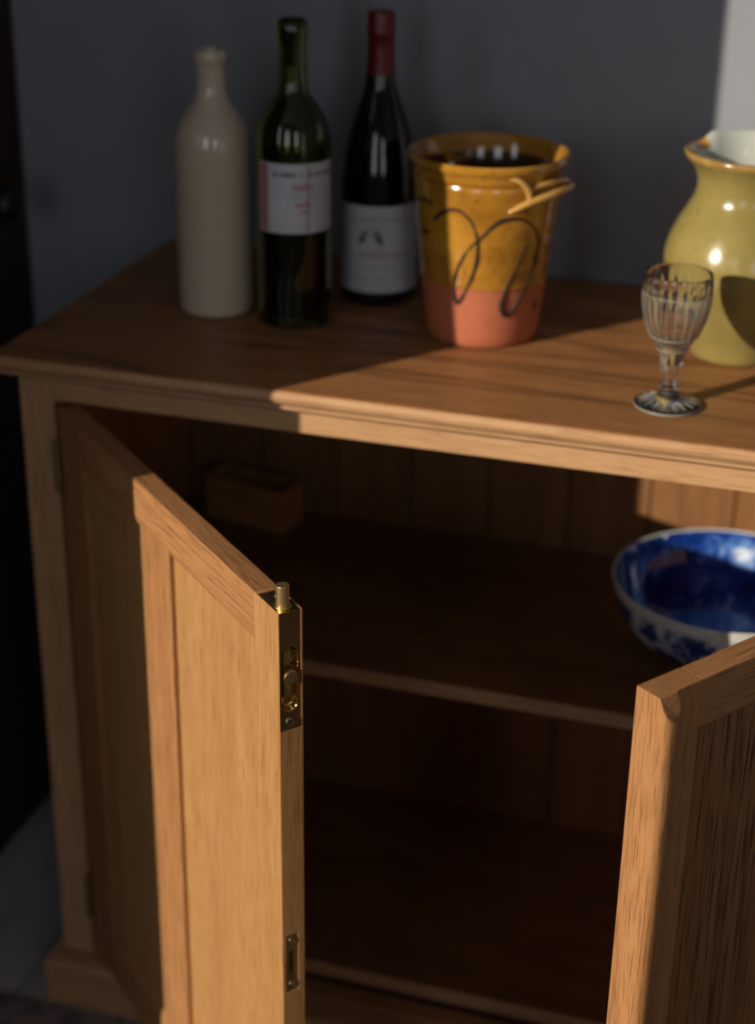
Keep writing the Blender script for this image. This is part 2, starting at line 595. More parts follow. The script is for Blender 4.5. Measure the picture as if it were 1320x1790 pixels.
for A, B in zip(loops[:-1], loops[1:]):
    for k in range(4):
        mb.faces.new((A[k], A[(k + 1) % 4], B[(k + 1) % 4], B[k]))
mb.faces.new(loops[0]); mb.faces.new(loops[-1])
part('cornice_moulding', mb, wood('x', 'pale'))
part('stile', box(SL0, SL1, YF, YF + 0.024, ZP - 0.005, T - 0.0286), wood('z', 'pale'))
part('stile', box(SR0, SR1, YF, YF + 0.024, ZP - 0.005, T - 0.0286), wood('z', 'oak'))
part('top_rail', box(SL1, SR0, YF + 0.0003, YF + 0.024, ZR, T - 0.0286, 0.001), wood('x', 'pale'))
part('bottom_rail', box(SL1, SR0, YF + 0.0003, YF + 0.024, ZP - 0.005, T - 0.7245), wood('x', 'oak'))
part('side_panel', box(SL0 + 0.001, SL0 + 0.019, YF + 0.0245, 0.43, ZP - 0.003, T - 0.0286, 0.001), wood('z', 'oak'))
part('side_panel', box(SR1 - 0.019, SR1 - 0.001, YF + 0.0245, 0.43, ZP - 0.003, T - 0.0286, 0.001), wood('z', 'oak'))
def lit_front_board(name, bm):
    """board whose front edge carries a paler lipping"""
    bmesh.ops.recalc_face_normals(bm, faces=bm.faces)
    for f in bm.faces:
        f.material_index = 1 if f.normal.y < -0.5 else 0  # front faces take the paler colour as painted light
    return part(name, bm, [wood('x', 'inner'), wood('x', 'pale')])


lit_front_board('shelf', box(SL0 + 0.020, SR1 - 0.020, 0.0500, 0.394, T - 0.3127 - 0.0165, T - 0.3127, 0.002))
lit_front_board('bottom_board', box(SL0 + 0.020, SR1 - 0.020, 0.0500, 0.394, T - 0.718, T - 0.700, 0.002))
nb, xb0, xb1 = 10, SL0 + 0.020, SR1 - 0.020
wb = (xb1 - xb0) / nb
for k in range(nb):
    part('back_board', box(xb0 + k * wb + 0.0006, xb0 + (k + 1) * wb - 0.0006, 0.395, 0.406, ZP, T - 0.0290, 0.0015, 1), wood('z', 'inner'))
# plinth: base box with an ovolo top edge
pb = bmesh.new()
edge = [(-0.7365, 0.0235), (-0.7372, 0.014), (-0.7395, 0.0075), (-0.7420, 0.0062), (-0.745, 0.0060), (-0.7995, 0.0060)]
loops = []
for z, i in edge:
    yi = i - 0.006
    loops.append([pb.verts.new(c) for c in ((i, yi, T + z), (XR - i, yi, T + z), (XR - i, 0.432, T + z), (i, 0.432, T + z))])
for A, B in zip(loops[:-1], loops[1:]):
    for k in range(4):
        pb.faces.new((A[k], A[(k + 1) % 4], B[(k + 1) % 4], B[k]))
pb.faces.new(loops[0]); pb.faces.new(loops[-1])
part('plinth', pb, wood('x', 'pale'))

# ------------------------------------------------------------------ the doors
ZT, ZB = T - 0.0527, T - 0.7215
TH = 0.0216
REC = 0.005


def dpart(d, name, bm, mat, **kw):
    return obj(name, bm, mat, d, world=False, **kw)


def moulding(x0, x1, z0, z1, inward, size=0.008, d0=0.0008):
    """quarter-round strip along one side of a panel opening; inward is the (dx, dz) towards the panel"""
    pts = [(0.0, d0)] + [(size * math.sin(a), d0 + (REC - d0) * (1 - math.cos(a)) ** 0.9) for a in [PI / 2 * k / 6 for k in range(1, 7)]] + [(size, REC + 0.001), (0.0, REC + 0.001)]
    if inward[1]:
        fr = lambda u, v, w: (x0 + w, v, (z1 if inward[1] < 0 else z0) + inward[1] * u)
        return extrude_profile(pts, fr, x1 - x0)
    fr = lambda u, v, w: ((x0 if inward[0] > 0 else x1) + inward[0] * u, v, z0 + w)
    return extrude_profile(pts, fr, z1 - z0)


def screw(d, c, nrm, r=0.0042):
    """countersunk cross-head screw; c centre of the head, nrm its direction"""
    c, nrm = Vector(c), Vector(nrm)
    o = dpart(d, 'screw', cyl(c - nrm * 0.0012, c + nrm * 0.0007, r, r * 0.94, 20, 0.0004), MAT['screw'])
    q = nrm.to_track_quat('Z', 'Y').to_matrix()
    cs = []
    for a in (0.5, 0.5 + PI / 2):
        s = box(-r * 0.74, r * 0.74, -r * 0.19, r * 0.19, -0.0008, 0.002, 0)
        rot = Matrix.Rotation(a, 3, 'Z')
        for v in s.verts:
            v.co = q @ (rot @ v.co) + c + nrm * 0.0003
        cs.append(s)
    cut(o, cs)
    return o


# left door: local x runs from the hinge to the free edge, y into the door, z up
A1 = math.radians(43.0)
L = 0.488
D1 = empty('door', Vector((0.0630, 0.0182, 0)) - cab.location, cab, -A1)
D1['label'] = 'left door with brass flush bolt'
zr0, zr1 = T - 0.0905, T - 0.668
U1, U2, U3, U4 = 0.066, 0.2120, 0.2745, 0.4450
dpart(D1, 'stile', box(0.003, U1, 0, TH, ZB, ZT), wood('z', 'oak'))
fs = dpart(D1, 'stile', box(U4, L, 0, TH, ZB, ZT, 0.001), wood('z', 'panel'))
dpart(D1, 'rail', box(U1, U4, 0.0002, TH, zr0, ZT, 0.0012), wood('x', 'oak'))
dpart(D1, 'rail', box(U1, U4, 0.0002, TH, ZB, zr1, 0.0012), wood('x', 'oak'))
dpart(D1, 'mullion', box(U2, U3, 0.0003, TH, zr1, zr0, 0.0012), wood('z', 'oak'))
for a, b in ((U1, U2), (U3, U4)):
    dpart(D1, 'panel', box(a - 0.001, b + 0.001, REC, REC + 0.008, zr1 - 0.001, zr0 + 0.001, 0), wood('z', 'panel'))
    dpart(D1, 'moulding', moulding(a, b, zr1, zr0, (0, -1)), wood('x', 'oak'))
    dpart(D1, 'moulding', moulding(a, b, zr1, zr0, (0, 1)), wood('x', 'oak'))
# sockets for the flush bolt and the lock keep, cut into the free edge
PY0, PY1, PZ0 = 0.0012, 0.0192, ZT - 0.1055
LY0, LY1, LZ0, LZ1 = 0.0042, 0.0146, T - 0.4185, T - 0.3610
SLOT = (0.0098, 0.0, 0.0072, T - 0.142, T - 0.084)
sy, _, shw, sz0, sz1 = SLOT
slot_cut = lambda grow, x0, x1: extrude_profile(stadium(sy, 0, shw + grow, sz0 - grow, sz1 + grow), lambda u, v, w: (x0 + w * (x1 - x0), u, v), 1.0)
cut(fs, [box(L - 0.0016, L + 0.01, PY0 - 0.0003, PY1 + 0.0004, PZ0 - 0.0006, ZT + 0.01, 0),
         box(L - 0.0375, L + 0.01, PY0 - 0.0003, PY1 + 0.0004, ZT - 0.0014, ZT + 0.01, 0)])
cut(fs, [slot_cut(0.0002, L - 0.0085, L + 0.01)])
cut(fs, [box(L - 0.0020, L + 0.01, LY0 - 0.0006, LY1 + 0.0008, LZ0 - 0.0012, LZ1 + 0.0012, 0)])
cut(fs, [box(L - 0.014, L + 0.01, 0.0068, 0.0102, T - 0.4005, T - 0.3775, 0)])
pl = dpart(D1, 'flush_bolt_plate', box(L - 0.0015, L - 0.0004, PY0, PY1, PZ0, ZT - 0.0005, 0.0004, 2), MAT['brass'])
cut(pl, [slot_cut(0.0, L - 0.01, L + 0.01)])
pl['label'] = 'brass flush bolt plate let into the door edge'
cup = bmesh.new()
prev = None
for x, ins in ((0.0005, 0.0), (0.0016, 0.0008), (0.0036, 0.0016), (0.0054, 0.0026), (0.0066, 0.0042)):
    lp = [cup.verts.new((L - x, y, z)) for y, z in stadium(sy, 0, shw - ins, sz0 + ins, sz1 - ins)]
    if prev:
        for k in range(len(lp)):
            cup.faces.new((prev[k], prev[(k + 1) % len(lp)], lp[(k + 1) % len(lp)], lp[k]))
    prev = lp
cup.faces.new(prev)
dpart(D1, 'flush_bolt_cup', cup, MAT['brass'], angle=60)
dpart(D1, 'slide_bar', box(L - 0.0064, L - 0.0046, sy - 0.0030, sy + 0.0030, T - 0.131, T - 0.091, 0.0004), MAT['dullbrass'])
kn = cyl((L - 0.0048, sy, T - 0.1095), (L + 0.0002, sy, T - 0.1095), 0.0030, None, 20)
cyl((L + 0.0000, sy, T - 0.1095), (L + 0.0030, sy, T - 0.1095), 0.0058, 0.0060, 28, 0.0008, kn)
dpart(D1, 'slide_knob', kn, MAT['dullbrass'])
dpart(D1, 'top_plate', box(L - 0.0365, L - 0.0002, PY0, PY1, ZT - 0.0013, ZT - 0.0002, 0.0003, 2), MAT['brass'])
pn = cyl((L - 0.0115, 0.0098, ZT - 0.001), (L - 0.0115, 0.0098, ZT + 0.0178), 0.0054, None, 32, 0.0007)
dpart(D1, 'bolt_pin', pn, MAT['pin'])['label'] = 'round brass bolt pin standing above the door top'
dpart(D1, 'bolt_collar', lathe([(0.0056, ZT - 0.0005), (0.0070, ZT - 0.0002), (0.0068, ZT + 0.0004), (0.0056, ZT + 0.0005)], 32, cx=L - 0.0115, cy=0.0098), MAT['dullbrass'])
screw(D1, (L - 0.0285, 0.0140, ZT), (0, 0, 1), 0.0036)
screw(D1, (L + 0.0001, sy - 0.0004, T - 0.1515), (1, 0, 0), 0.0040)
lp = dpart(D1, 'lock_keep', box(L - 0.0020, L - 0.0008, LY0, LY1, LZ0, LZ1, 0.0004, 2), MAT['dullbrass'])
cut(lp, [box(L - 0.01, L + 0.01, 0.0070, 0.0100, T - 0.4005, T - 0.3775, 0)])
lp['label'] = 'small brass lock keep in the door edge'
dpart(D1, 'keep_pocket', box(L - 0.0138, L - 0.0130, 0.0069, 0.0101, T - 0.4004, T - 0.3776, 0), MAT['void'])  # near-black sheet at the back of the keyhole slot, painted shade
screw(D1, (L - 0.0004, 0.0093, LZ1 - 0.0055), (1, 0, 0), 0.0034)
screw(D1, (L - 0.0004, 0.0093, LZ0 + 0.0058), (1, 0, 0), 0.0034)


def hinge(zc0, zc1, x, y):
    h = obj('hinge', box(x - 0.0012, x + 0.0008, y - 0.001, y + 0.016, zc0, zc1, 0.0003, 1), MAT['dullbrass'], cab)
    n = 5
    for k in range(n):
        a = zc0 + (zc1 - zc0) * k / n + 0.0003
        b = zc0 + (zc1 - zc0) * (k + 1) / n - 0.0003
        obj('knuckle', cyl((x + 0.0005, y - 0.0045, a), (x + 0.0005, y - 0.0045, b), 0.0040, None, 16), MAT['dullbrass'], h)
    return h


for zz in ((T - 0.147, T - 0.089), (T - 0.678, T - 0.622)):
    hinge(zz[0], zz[1], 0.0598, 0.0228)
    hinge(zz[0], zz[1], XR - 0.0598, 0.0228)

# right door: local x runs from the free edge to the hinge
A2 = math.radians(54.5)
L2 = 0.438
D2 = empty('door', Vector((0.7141, -0.3444, 0)) - cab.location, cab, A2)
D2['label'] = 'right door with rounded meeting bead'
W1 = 0.0435
dpart(D2, 'stile', box(0, W1, 0, 0.022, ZB, ZT, 0.0008), wood('z', 'oak'))
dpart(D2, 'stile', box(L2 - U1, L2, 0, 0.022, ZB, ZT), wood('z', 'oak'))
dpart(D2, 'rail', box(W1, L2 - U1, 0.0002, 0.022, zr0, ZT, 0.0012), wood('x', 'oak'))
dpart(D2, 'rail', box(W1, L2 - U1, 0.0002, 0.022, ZB, zr1, 0.0012), wood('x', 'oak'))
q1, q2 = 0.192, 0.242
dpart(D2, 'mullion', box(q1, q2, 0.0003, 0.022, zr1, zr0, 0.0012), wood('z', 'oak'))
for a, b in ((W1, q1), (q2, L2 - U1)):
    dpart(D2, 'panel', box(a - 0.001, b + 0.001, REC, REC + 0.008, zr1 - 0.001, zr0 + 0.001, 0), wood('z', 'coarse'))
    for ax, inw in (('x', (0, -1)), ('x', (0, 1)), ('z', (1, 0)), ('z', (-1, 0))):
        dpart(D2, 'moulding', moulding(a, b, zr1, zr0, inw, 0.007), wood(ax, 'oak'))
bead = [(0.0002, 0.0006), (0.0002, -0.0030)] + [(0.0088 - 0.0086 * math.cos(a), -0.0030 - 0.0068 * math.sin(a)) for a in [PI * k / 14 for k in range(1, 14)]] + [(0.0174, -0.0030), (0.0174, 0.0006)]
bd = extrude_profile(bead, lambda u, v, w: (u, v, ZB + w), ZT - ZB - 0.0002)
geo = list(bd.verts) + list(bd.edges) + list(bd.faces)
p0 = Vector((0.0, -0.0012, ZT)); p1 = Vector((0.0177, -0.0012, ZT)); p2 = Vector((0.007, -0.0098, ZT - 0.019))
nn = (p1 - p0).cross(p2 - p0).normalized()
if nn.y > 0:
    nn = -nn
r = bmesh.ops.bisect_plane(bd, geom=geo, plane_co=p0, plane_no=nn, clear_outer=True)
bmesh.ops.holes_fill(bd, edges=[e for e in bd.edges if len(e.link_faces) == 1])
dpart(D2, 'meeting_bead', bd, wood('z', 'oak'))

# ------------------------------------------------------------------ bottles on the top
# cream stoneware bottle
prof = smooth_prof([(0.0345, 0.0008), (0.0375, 0.003), (0.0388, 0.012), (0.0392, 0.06), (0.0398, 0.12), (0.0398, 0.158), (0.0388, 0.180), (0.0350, 0.194), (0.0275, 0.206), (0.0195, 0.2165),
                    (0.0156, 0.228), (0.0147, 0.242), (0.0148, 0.2525), (0.0160, 0.2555), (0.0168, 0.260), (0.0164, 0.2655), (0.0145, 0.2680)], 5)
prof = [(0, 0.0008)] + prof + [(0.0115, 0.2672), (0.0105, 0.262), (0.0105, 0.215), (0.012, 0.2), (0, 0.19)]
o = obj('stoneware_bottle', lathe(prof, 72), MAT['cream'], None, (0.1579, 0.2078, T))
tag(o, 'tall cream stoneware bottle, leftmost on the cabinet top', 'bottle')


def arc_band(r, a0, a1, z0, z1, th, n=40, corner=0.0, prof_r=None):
    """curved sheet of paper with real thickness on a cylinder"""
    bm = bmesh.new()
    rings = []
    for k in range(n + 1):
        a = a0 + (a1 - a0) * k / n
        c, s = math.cos(a), math.sin(a)
        rings.append([bm.verts.new((rr * c, rr * s, z)) for rr, z in ((r, z0), (r + th, z0), (r + th, z1), (r, z1))])
    for A, B in zip(rings[:-1], rings[1:]):
        for j in range(4):
            bm.faces.new((A[j], A[(j + 1) % 4], B[(j + 1) % 4], B[j]))
    bm.faces.new(rings[0]); bm.faces.new(rings[-1])
    return bm


def print_row(r, a0, a1, z, h, seed, fill=0.75, gap=0.25, bm=None):
    """a line of small illegible printed strokes"""
    rnd = random.Random(seed)
    bm = bm or bmesh.new()
    a = a0
    while a < a1:
        w = rnd.uniform(0.25, 0.5) * h / r
        if rnd.random() > gap * 0.6:
            zz0 = z - h * rnd.uniform(0.35, 0.5); zz1 = z + h * rnd.uniform(0.25, 0.5)
            lean = rnd.uniform(-0.15, 0.25) * w
            q = [(a, zz0), (a + w * fill, zz0), (a + w * fill + lean, zz1), (a + lean, zz1)]
            bm.faces.new([bm.verts.new((r * math.cos(t), r * math.sin(t), y)) for t, y in q])
            if rnd.random() < 0.6:
                zm = (zz0 + zz1) / 2
                q = [(a, zm - h * .08), (a + w * 1.1, zm - h * .08), (a + w * 1.1, zm + h * .08), (a, zm + h * .08)]
                bm.faces.new([bm.verts.new((r * math.cos(t), r * math.sin(t), y)) for t, y in q])
        a += w
    return bm


# claret bottle: green glass, wine, paper label
cl = empty('wine_bottle', (0.2467, 0.2025, T))
tag(cl, 'green glass wine bottle with red-bordered white label, beside the cream bottle', 'bottle')
out = [(0.0, 0.0045), (0.022, 0.0025), (0.031, 0.0006)] + smooth_prof([(0.0335, 0.0008), (0.0365, 0.0035), (0.0374, 0.012), (0.0374, 0.09), (0.0376, 0.160), (0.0375, 0.183), (0.0350, 0.2005), (0.0305, 0.2125), (0.0235, 0.2230),
       (0.0172, 0.2315), (0.0148, 0.2420), (0.0139, 0.262), (0.0138, 0.2845)], 5) + [(0.0149, 0.2855), (0.0152, 0.2890), (0.0150, 0.2975), (0.0140, 0.3015), (0.0120, 0.3035)]
inn = [(0.0095, 0.3030), (0.0093, 0.262), (0.0105, 0.242), (0.0140, 0.2300), (0.020, 0.2205), (0.0270, 0.2100), (0.0320, 0.198), (0.0346, 0.181), (0.0346, 0.09), (0.0344, 0.012), (0.0310, 0.008), (0, 0.016)]
obj('glass', lathe(out + inn, 72), MAT['greenglass'], cl, world=False)
obj('wine', lathe([(0, 0.0165), (0.0305, 0.0088), (0.0340, 0.0125), (0.0342, 0.09), (0.0342, 0.172), (0, 0.172)], 64), MAT['wine'], cl, world=False)
obj('cork', cyl((0, 0, 0.262), (0, 0, 0.300), 0.0088, None, 24), plain('cork', (0.05, 0.035, 0.02), 0.8), cl, world=False)
fa = -1.2212
lab = obj('label', arc_band(0.03765, fa - 1.10, fa + 1.35, 0.1010, 0.1705, 0.0003, 48), MAT['paper'], cl, world=False)
rr = 0.03805
obj('border', arc_band(rr - 0.0001, fa - 1.08, fa - 0.72, 0.1020, 0.1695, 0.0001, 10), MAT['inkpink'], lab, world=False)
obj('border', arc_band(rr - 0.0001, fa + 0.36, fa + 0.42, 0.1020, 0.1695, 0.0001, 4), MAT['inkpink'], lab, world=False)
obj('print', print_row(rr, fa - 0.58, fa + 1.2, 0.1600, 0.0052, 3, 0.8, 0.2), MAT['ink'], lab, world=False)['kind'] = 'stuff'
obj('print', print_row(rr, fa - 0.05, fa + 0.55, 0.1470, 0.0075, 5, 0.4, 0.1), MAT['inkred'], lab, world=False)['kind'] = 'stuff'
pr = print_row(rr, fa - 0.08, fa + 0.75, 0.1395, 0.0016, 7)
print_row(rr, fa - 0.05, fa + 0.65, 0.1365, 0.0016, 8, bm=pr)
print_row(rr, fa - 0.6, fa + 0.9, 0.1075, 0.0018, 9, bm=pr)
obj('print', pr, MAT['inklight'], lab, world=False)['kind'] = 'stuff'
pr = print_row(rr, fa + 0.06, fa + 0.45, 0.1300, 0.0055, 11, 0.5, 0.1)
print_row(rr, fa + 0.20, fa + 0.34, 0.1230, 0.0040, 12, 0.6, 0.1, bm=pr)
obj('print', pr, MAT['inkred'], lab, world=False)['kind'] = 'stuff'

# burgundy bottle: dark glass, red capsule, paper label
bu = empty('wine_bottle', (0.3038, 0.3097, T))
tag(bu, 'dark wine bottle with a red foil neck and plain white label, behind the amber pot', 'bottle')
out = [(0.0, 0.006), (0.026, 0.0025), (0.034, 0.0006)] + smooth_prof([(0.0370, 0.0008), (0.0400, 0.0040), (0.0408, 0.012), (0.0410, 0.06), (0.0411, 0.100), (0.0402, 0.125), (0.0372, 0.1515), (0.0330, 0.172), (0.0275, 0.1915),
       (0.0215, 0.2095), (0.0168, 0.2255), (0.0146, 0.242), (0.0138, 0.262), (0.0136, 0.296)], 5) + [(0, 0.297)]
obj('glass', lathe(out, 72), MAT['darkglass'], bu, world=False)
cp = [(0.0149, 0.2365), (0.0151, 0.2368), (0.0146, 0.246), (0.0141, 0.262), (0.0140, 0.2755), (0.0146, 0.2765), (0.0147, 0.2800), (0.0143, 0.2812), (0.0143, 0.2955), (0.0134, 0.2992), (0, 0.2995)]
obj('capsule', lathe(cp, 48), MAT['redcap'], bu, world=False)['label'] = 'dark red foil capsule'
fb_ = -1.2727
lab = obj('label', arc_band(0.0411, fb_ - 1.45, fb_ + 1.50, 0.0150, 0.1080, 0.0003, 56), MAT['paper'], bu, world=False)
rr = 0.0416
pr = print_row(rr, fb_ - 0.85, fb_ + 0.95, 0.0935, 0.0028, 21)
print_row(rr, fb_ - 0.70, fb_ + 0.90, 0.0300, 0.0024, 22, bm=pr)
print_row(rr, fb_ - 0.50, fb_ + 0.60, 0.0430, 0.0018, 23, bm=pr)
obj('print', pr, MAT['inklight'], lab, world=False)['kind'] = 'stuff'
pr = print_row(rr, fb_ - 0.55, fb_ + 0.80, 0.0560, 0.0060, 25, 0.4, 0.15)
obj('print', pr, MAT['inkpink'], lab, world=False)['kind'] = 'stuff'


def emblem():
    """the small grey vignette on the label: two peaked sides round a pale arch, on a flat base"""
    bm = bmesh.new()
    def poly(pts):
        bm.faces.new([bm.verts.new((rr * math.cos(fb_ - 0.20 + 1.35 * x / rr), rr * math.sin(fb_ - 0.20 + 1.35 * x / rr), 0.0745 + 1.2 * z)) for x, z in pts])
    poly([(-0.0100, -0.0060), (-0.0095, 0.0000), (-0.0068, 0.0050), (-0.0060, 0.0085), (-0.0045, 0.0060), (-0.0035, 0.0010), (-0.0055, -0.0040)])
    poly([(0.0100, -0.0060), (0.0095, -0.0005), (0.0070, 0.0045), (0.0062, 0.0080), (0.0040, 0.0065), (0.0030, 0.0015), (0.0055, -0.0040)])
    poly([(-0.0045, 0.0060), (-0.0035, 0.0020), (0.0030, 0.0025), (0.0040, 0.0060), (0.0000, 0.0045)])
    poly([(-0.0095, -0.0012), (-0.0055, -0.0040), (0.0, -0.0046), (0.0055, -0.0040), (0.0095, -0.0012), (0.0104, -0.0062), (-0.0104, -0.0062)])
    poly([(-0.0105, -0.0064), (0.0105, -0.0062), (0.0080, -0.0090), (0.0, -0.0100), (-0.0080, -0.0090)])
    return bm


obj('emblem', emblem(), MAT['inkmid'], lab, world=False)

# ------------------------------------------------------------------ amber glazed pot
PCX, PCY = 0.4399, 0.2290
pot = empty('pot', (PCX, PCY, T))
tag(pot, 'amber glazed earthenware pot with bare terracotta base and black scrawled loops', 'pot')
ZG = 0.0625


def potr(z):
    return 0.0560 + 0.104 * z


outp = [(0.0, 0.0006), (0.050, 0.0006), (0.0545, 0.0018), (0.0562, 0.0050)]
outp += [(potr(z), z) for z in [0.012 + k * 0.0101 for k in range(6)]]
outp += [(potr(ZG - 0.0003), ZG - 0.0003)]
ng = len(outp)
zs_ = [ZG + 0.0012 + k * 0.0033 for k in range(30)]
outp += [(potr(z) + 0.0007 + 0.00035 * math.sin(z * 820) + 0.0003 * math.sin(z * 310 + 1), z) for z in zs_]
outp += [(0.0732, 0.1625), (0.0722, 0.1650), (0.0732, 0.1675), (0.0748, 0.1690), (0.0756, 0.1730), (0.0765, 0.1765), (0.0788, 0.1785), (0.0800, 0.1815), (0.0797, 0.1850), (0.0780, 0.1868)]
nr = len(outp)
outp += [(0.0758, 0.1862), (0.0735, 0.1830), (0.0712, 0.1780), (0.0692, 0.1700)] + [(potr(z) - 0.006, z) for z in [0.155 - k * 0.01 for k in range(15)]] + [(0.045, 0.008), (0, 0.007)]
pbm = lathe(outp, 96)
pbm.faces.ensure_lookup_table()
for f in pbm.faces:
    c = f.calc_center_median(); rr_ = math.hypot(c.x, c.y)
    inner = (rr_ < potr(c.z) - 0.003 and c.z > 0.004) if c.z < 0.17 else (rr_ < 0.0700)
    f.material_index = 2 if inner else (0 if c.z < ZG else 1)
obj('body', pbm, [MAT['terra'], MAT['amber'], MAT['ambin']], pot, world=False)
SL = [(-2.128, 0.1282), (-2.037, 0.1347), (-1.905, 0.1401), (-1.789, 0.1429), (-1.68, 0.1417), (-1.575, 0.1359), (-1.501, 0.1283), (-1.453, 0.1182), (-1.432, 0.1078), (-1.438, 0.0957), (-1.477, 0.0834), (-1.531, 0.0725), (-1.599, 0.0628), (-1.672, 0.0537), (-1.737, 0.0477), (-1.788, 0.0502), (-1.811, 0.0608), (-1.796, 0.0702), (-1.755, 0.0798), (-1.683, 0.0911), (-1.592, 0.1024), (-1.486, 0.1105), (-1.404, 0.1161), (-1.286, 0.1253), (-1.171, 0.1327), (-1.05, 0.1354), (-0.924, 0.1359), (-0.782, 0.1331), (-0.643, 0.1266), (-0.537, 0.1187), (-0.478, 0.109), (-0.474, 0.0969), (-0.505, 0.0852), (-0.554, 0.0736), (-0.628, 0.0607), (-0.721, 0.0493), (-0.817, 0.0408), (-0.917, 0.0361), (-0.986, 0.0388), (-1.024, 0.0483), (-0.989, 0.059), (-0.943, 0.0695), (-0.872, 0.0798), (-0.804, 0.0914), (-0.738, 0.1029), (-0.696, 0.1085)]


def on_pot(a, z, off=0.0006):
    r = potr(z) + off + (0.0006 if z > ZG else 0)
    return (r * math.cos(a), r * math.sin(a), z)


rnd = random.Random(4)
sl = smooth_prof(SL, 4)
rads = [0.0019 + 0.0004 * math.sin(k * 0.21) + rnd.uniform(-0.0001, 0.0001) + (0.0007 if z < 0.056 else 0) for k, (a, z) in enumerate(sl)]
obj('slip_scrawl', tube([on_pot(a, z, -0.0006) for a, z in sl], rads, 8), MAT['slip'], pot, world=False)
for st, r_ in (([(-2.60, 0.1409), (-2.45, 0.144), (-2.306, 0.146), (-2.2, 0.1455), (-2.113, 0.1440)], 0.0021), ([(-2.45, 0.1120), (-2.35, 0.1130), (-2.24, 0.1145)], 0.0026), ([(-2.35, 0.0850), (-2.28, 0.0835)], 0.0024), ([(-0.313, 0.0455), (-0.318, 0.040), (-0.309, 0.0335)], 0.0022)):
    obj('slip_mark', tube([on_pot(a, z, -0.0004) for a, z in st], [r_ * (0.55 if k in (0, len(st) - 1) else 1.0) for k in range(len(st))], 8), MAT['slip'], pot, world=False)


def strap(pts, rads):
    P = smooth_prof(pts, 5)
    R = smooth_prof([(r, 0) for r in rads], 5)
    return tube([((potr(z) + off) * math.cos(a), (potr(z) + off) * math.sin(a), z) for a, z, off in P], [q[0] for q in R], 12)


lug = obj('lug_handle', strap([(-1.03, 0.1425, 0.0), (-0.949, 0.1455, 0.002), (-0.843, 0.1495, 0.0038), (-0.719, 0.1533, 0.006), (-0.581, 0.156, 0.0085), (-0.42, 0.1585, 0.011), (-0.20, 0.1600, 0.0125), (0.02, 0.1585, 0.011), (0.2, 0.154, 0.004), (0.3, 0.15, 0.0)],
                              [0.0016, 0.0026, 0.0034, 0.0036, 0.0036, 0.0036, 0.0036, 0.0036, 0.0034, 0.003]), MAT['straw'], pot, world=False)
obj('strand', strap([(-1.08, 0.1758, 0.0005), (-0.947, 0.1738, 0.0022), (-0.851, 0.1685, 0.003), (-0.790, 0.1621, 0.0036), (-0.768, 0.1550, 0.0036)], [0.0012, 0.0026, 0.0034, 0.0034, 0.0028]), MAT['straw'], lug, world=False)
obj('strand', strap([(-0.75, 0.1640, 0.002), (-0.66, 0.1664, 0.003), (-0.52, 0.1677, 0.0048), (-0.36, 0.1680, 0.006), (-0.16, 0.1665, 0.007), (0.0, 0.163, 0.007)], [0.0014, 0.0022, 0.0028, 0.0030, 0.0030, 0.003]), MAT['straw'], lug, world=False)

# ------------------------------------------------------------------ yellow-green jug
jug = empty('jug', (0.6920, 0.2470, T))
tag(jug, 'yellow-green glazed jug with a brown worn rim and pale inside', 'jug')
ctl = [(0.0400, 0.0008), (0.0430, 0.004), (0.0480, 0.020), (0.0590, 0.045), (0.0690, 0.070), (0.0752, 0.092), (0.0745, 0.108), (0.0680, 0.127), (0.0585, 0.145), (0.0520, 0.1580), (0.0500, 0.170), (0.0515, 0.180), (0.0560, 0.1885), (0.0612, 0.1945), (0.0626, 0.1985), (0.0610, 0.2012), (0.0570, 0.2012)]
jo = smooth_prof(ctl, 5)
ji = smooth_prof([(0.0570, 0.2012), (0.0530, 0.1970), (0.0480, 0.185), (0.0455, 0.170), (0.0470, 0.158), (0.053, 0.145), (0.062, 0.127), (0.069, 0.108), (0.069, 0.092), (0.058, 0.06), (0.045, 0.03), (0.034, 0.010)], 4)
SPA = math.radians(172)


def spout(r, z, a):
    d = math.atan2(math.sin(a - SPA), math.cos(a - SPA))
    k = max(0.0, (z - 0.168) / 0.033)
    return r + 0.003 * k * k * math.exp(-(d / 0.5) ** 2)


jb = lathe([(0, 0.0008)] + jo + ji[1:] + [(0, 0.009)], 96, mod=spout)
for v in jb.verts:
    ang = math.atan2(v.co.y, v.co.x)
    t_ = min(1.0, max(0.0, (math.cos(ang - 1.60) - math.cos(1.02)) / 0.2))
    k = max(0.0, (v.co.z - 0.175) / 0.026)
    v.co.z += 0.008 * k * t_ * t_ * (3 - 2 * t_)
for f in jb.faces:
    c = f.calc_center_median(); rr_ = math.hypot(c.x, c.y)
    if f.normal.length == 0:
        f.normal_update()
    f.normal_update()
    ins = (c.x * f.normal.x + c.y * f.normal.y) < 0
    f.material_index = 0
zmax_i = 0.2035
bmesh.ops.recalc_face_normals(jb, faces=jb.faces)
for f in jb.faces:
    c = f.calc_center_median(); rr_ = math.hypot(c.x, c.y)
    out_ = c.x * f.normal.x + c.y * f.normal.y > 0
    if c.z > 0.1955:
        ang = math.atan2(c.y, c.x)
        f.material_index = 1
        if abs(math.atan2(math.sin(ang - 2.66), math.cos(ang - 2.66))) < 0.09 and c.z > 0.198:
            f.material_index = 3
        elif -0.6 < ang < 2.56 and not out_:
            f.material_index = 2
    elif not out_ and c.z > 0.008:
        f.material_index = 2
obj('body', jb, [MAT['jug'], MAT['jugrim'], MAT['jugin'], MAT['jugchip']], jug, world=False)
hp = smooth_prof([(0.050, -0.012, 0.182), (0.075, -0.016, 0.188), (0.098, -0.020, 0.174), (0.106, -0.022, 0.146), (0.095, -0.020, 0.113), (0.072, -0.015, 0.093)], 5)
obj('handle', tube(hp, [0.0085 - 0.0015 * k / len(hp) for k in range(len(hp))], 14, flat=0.6), MAT['jug'], jug, world=False)

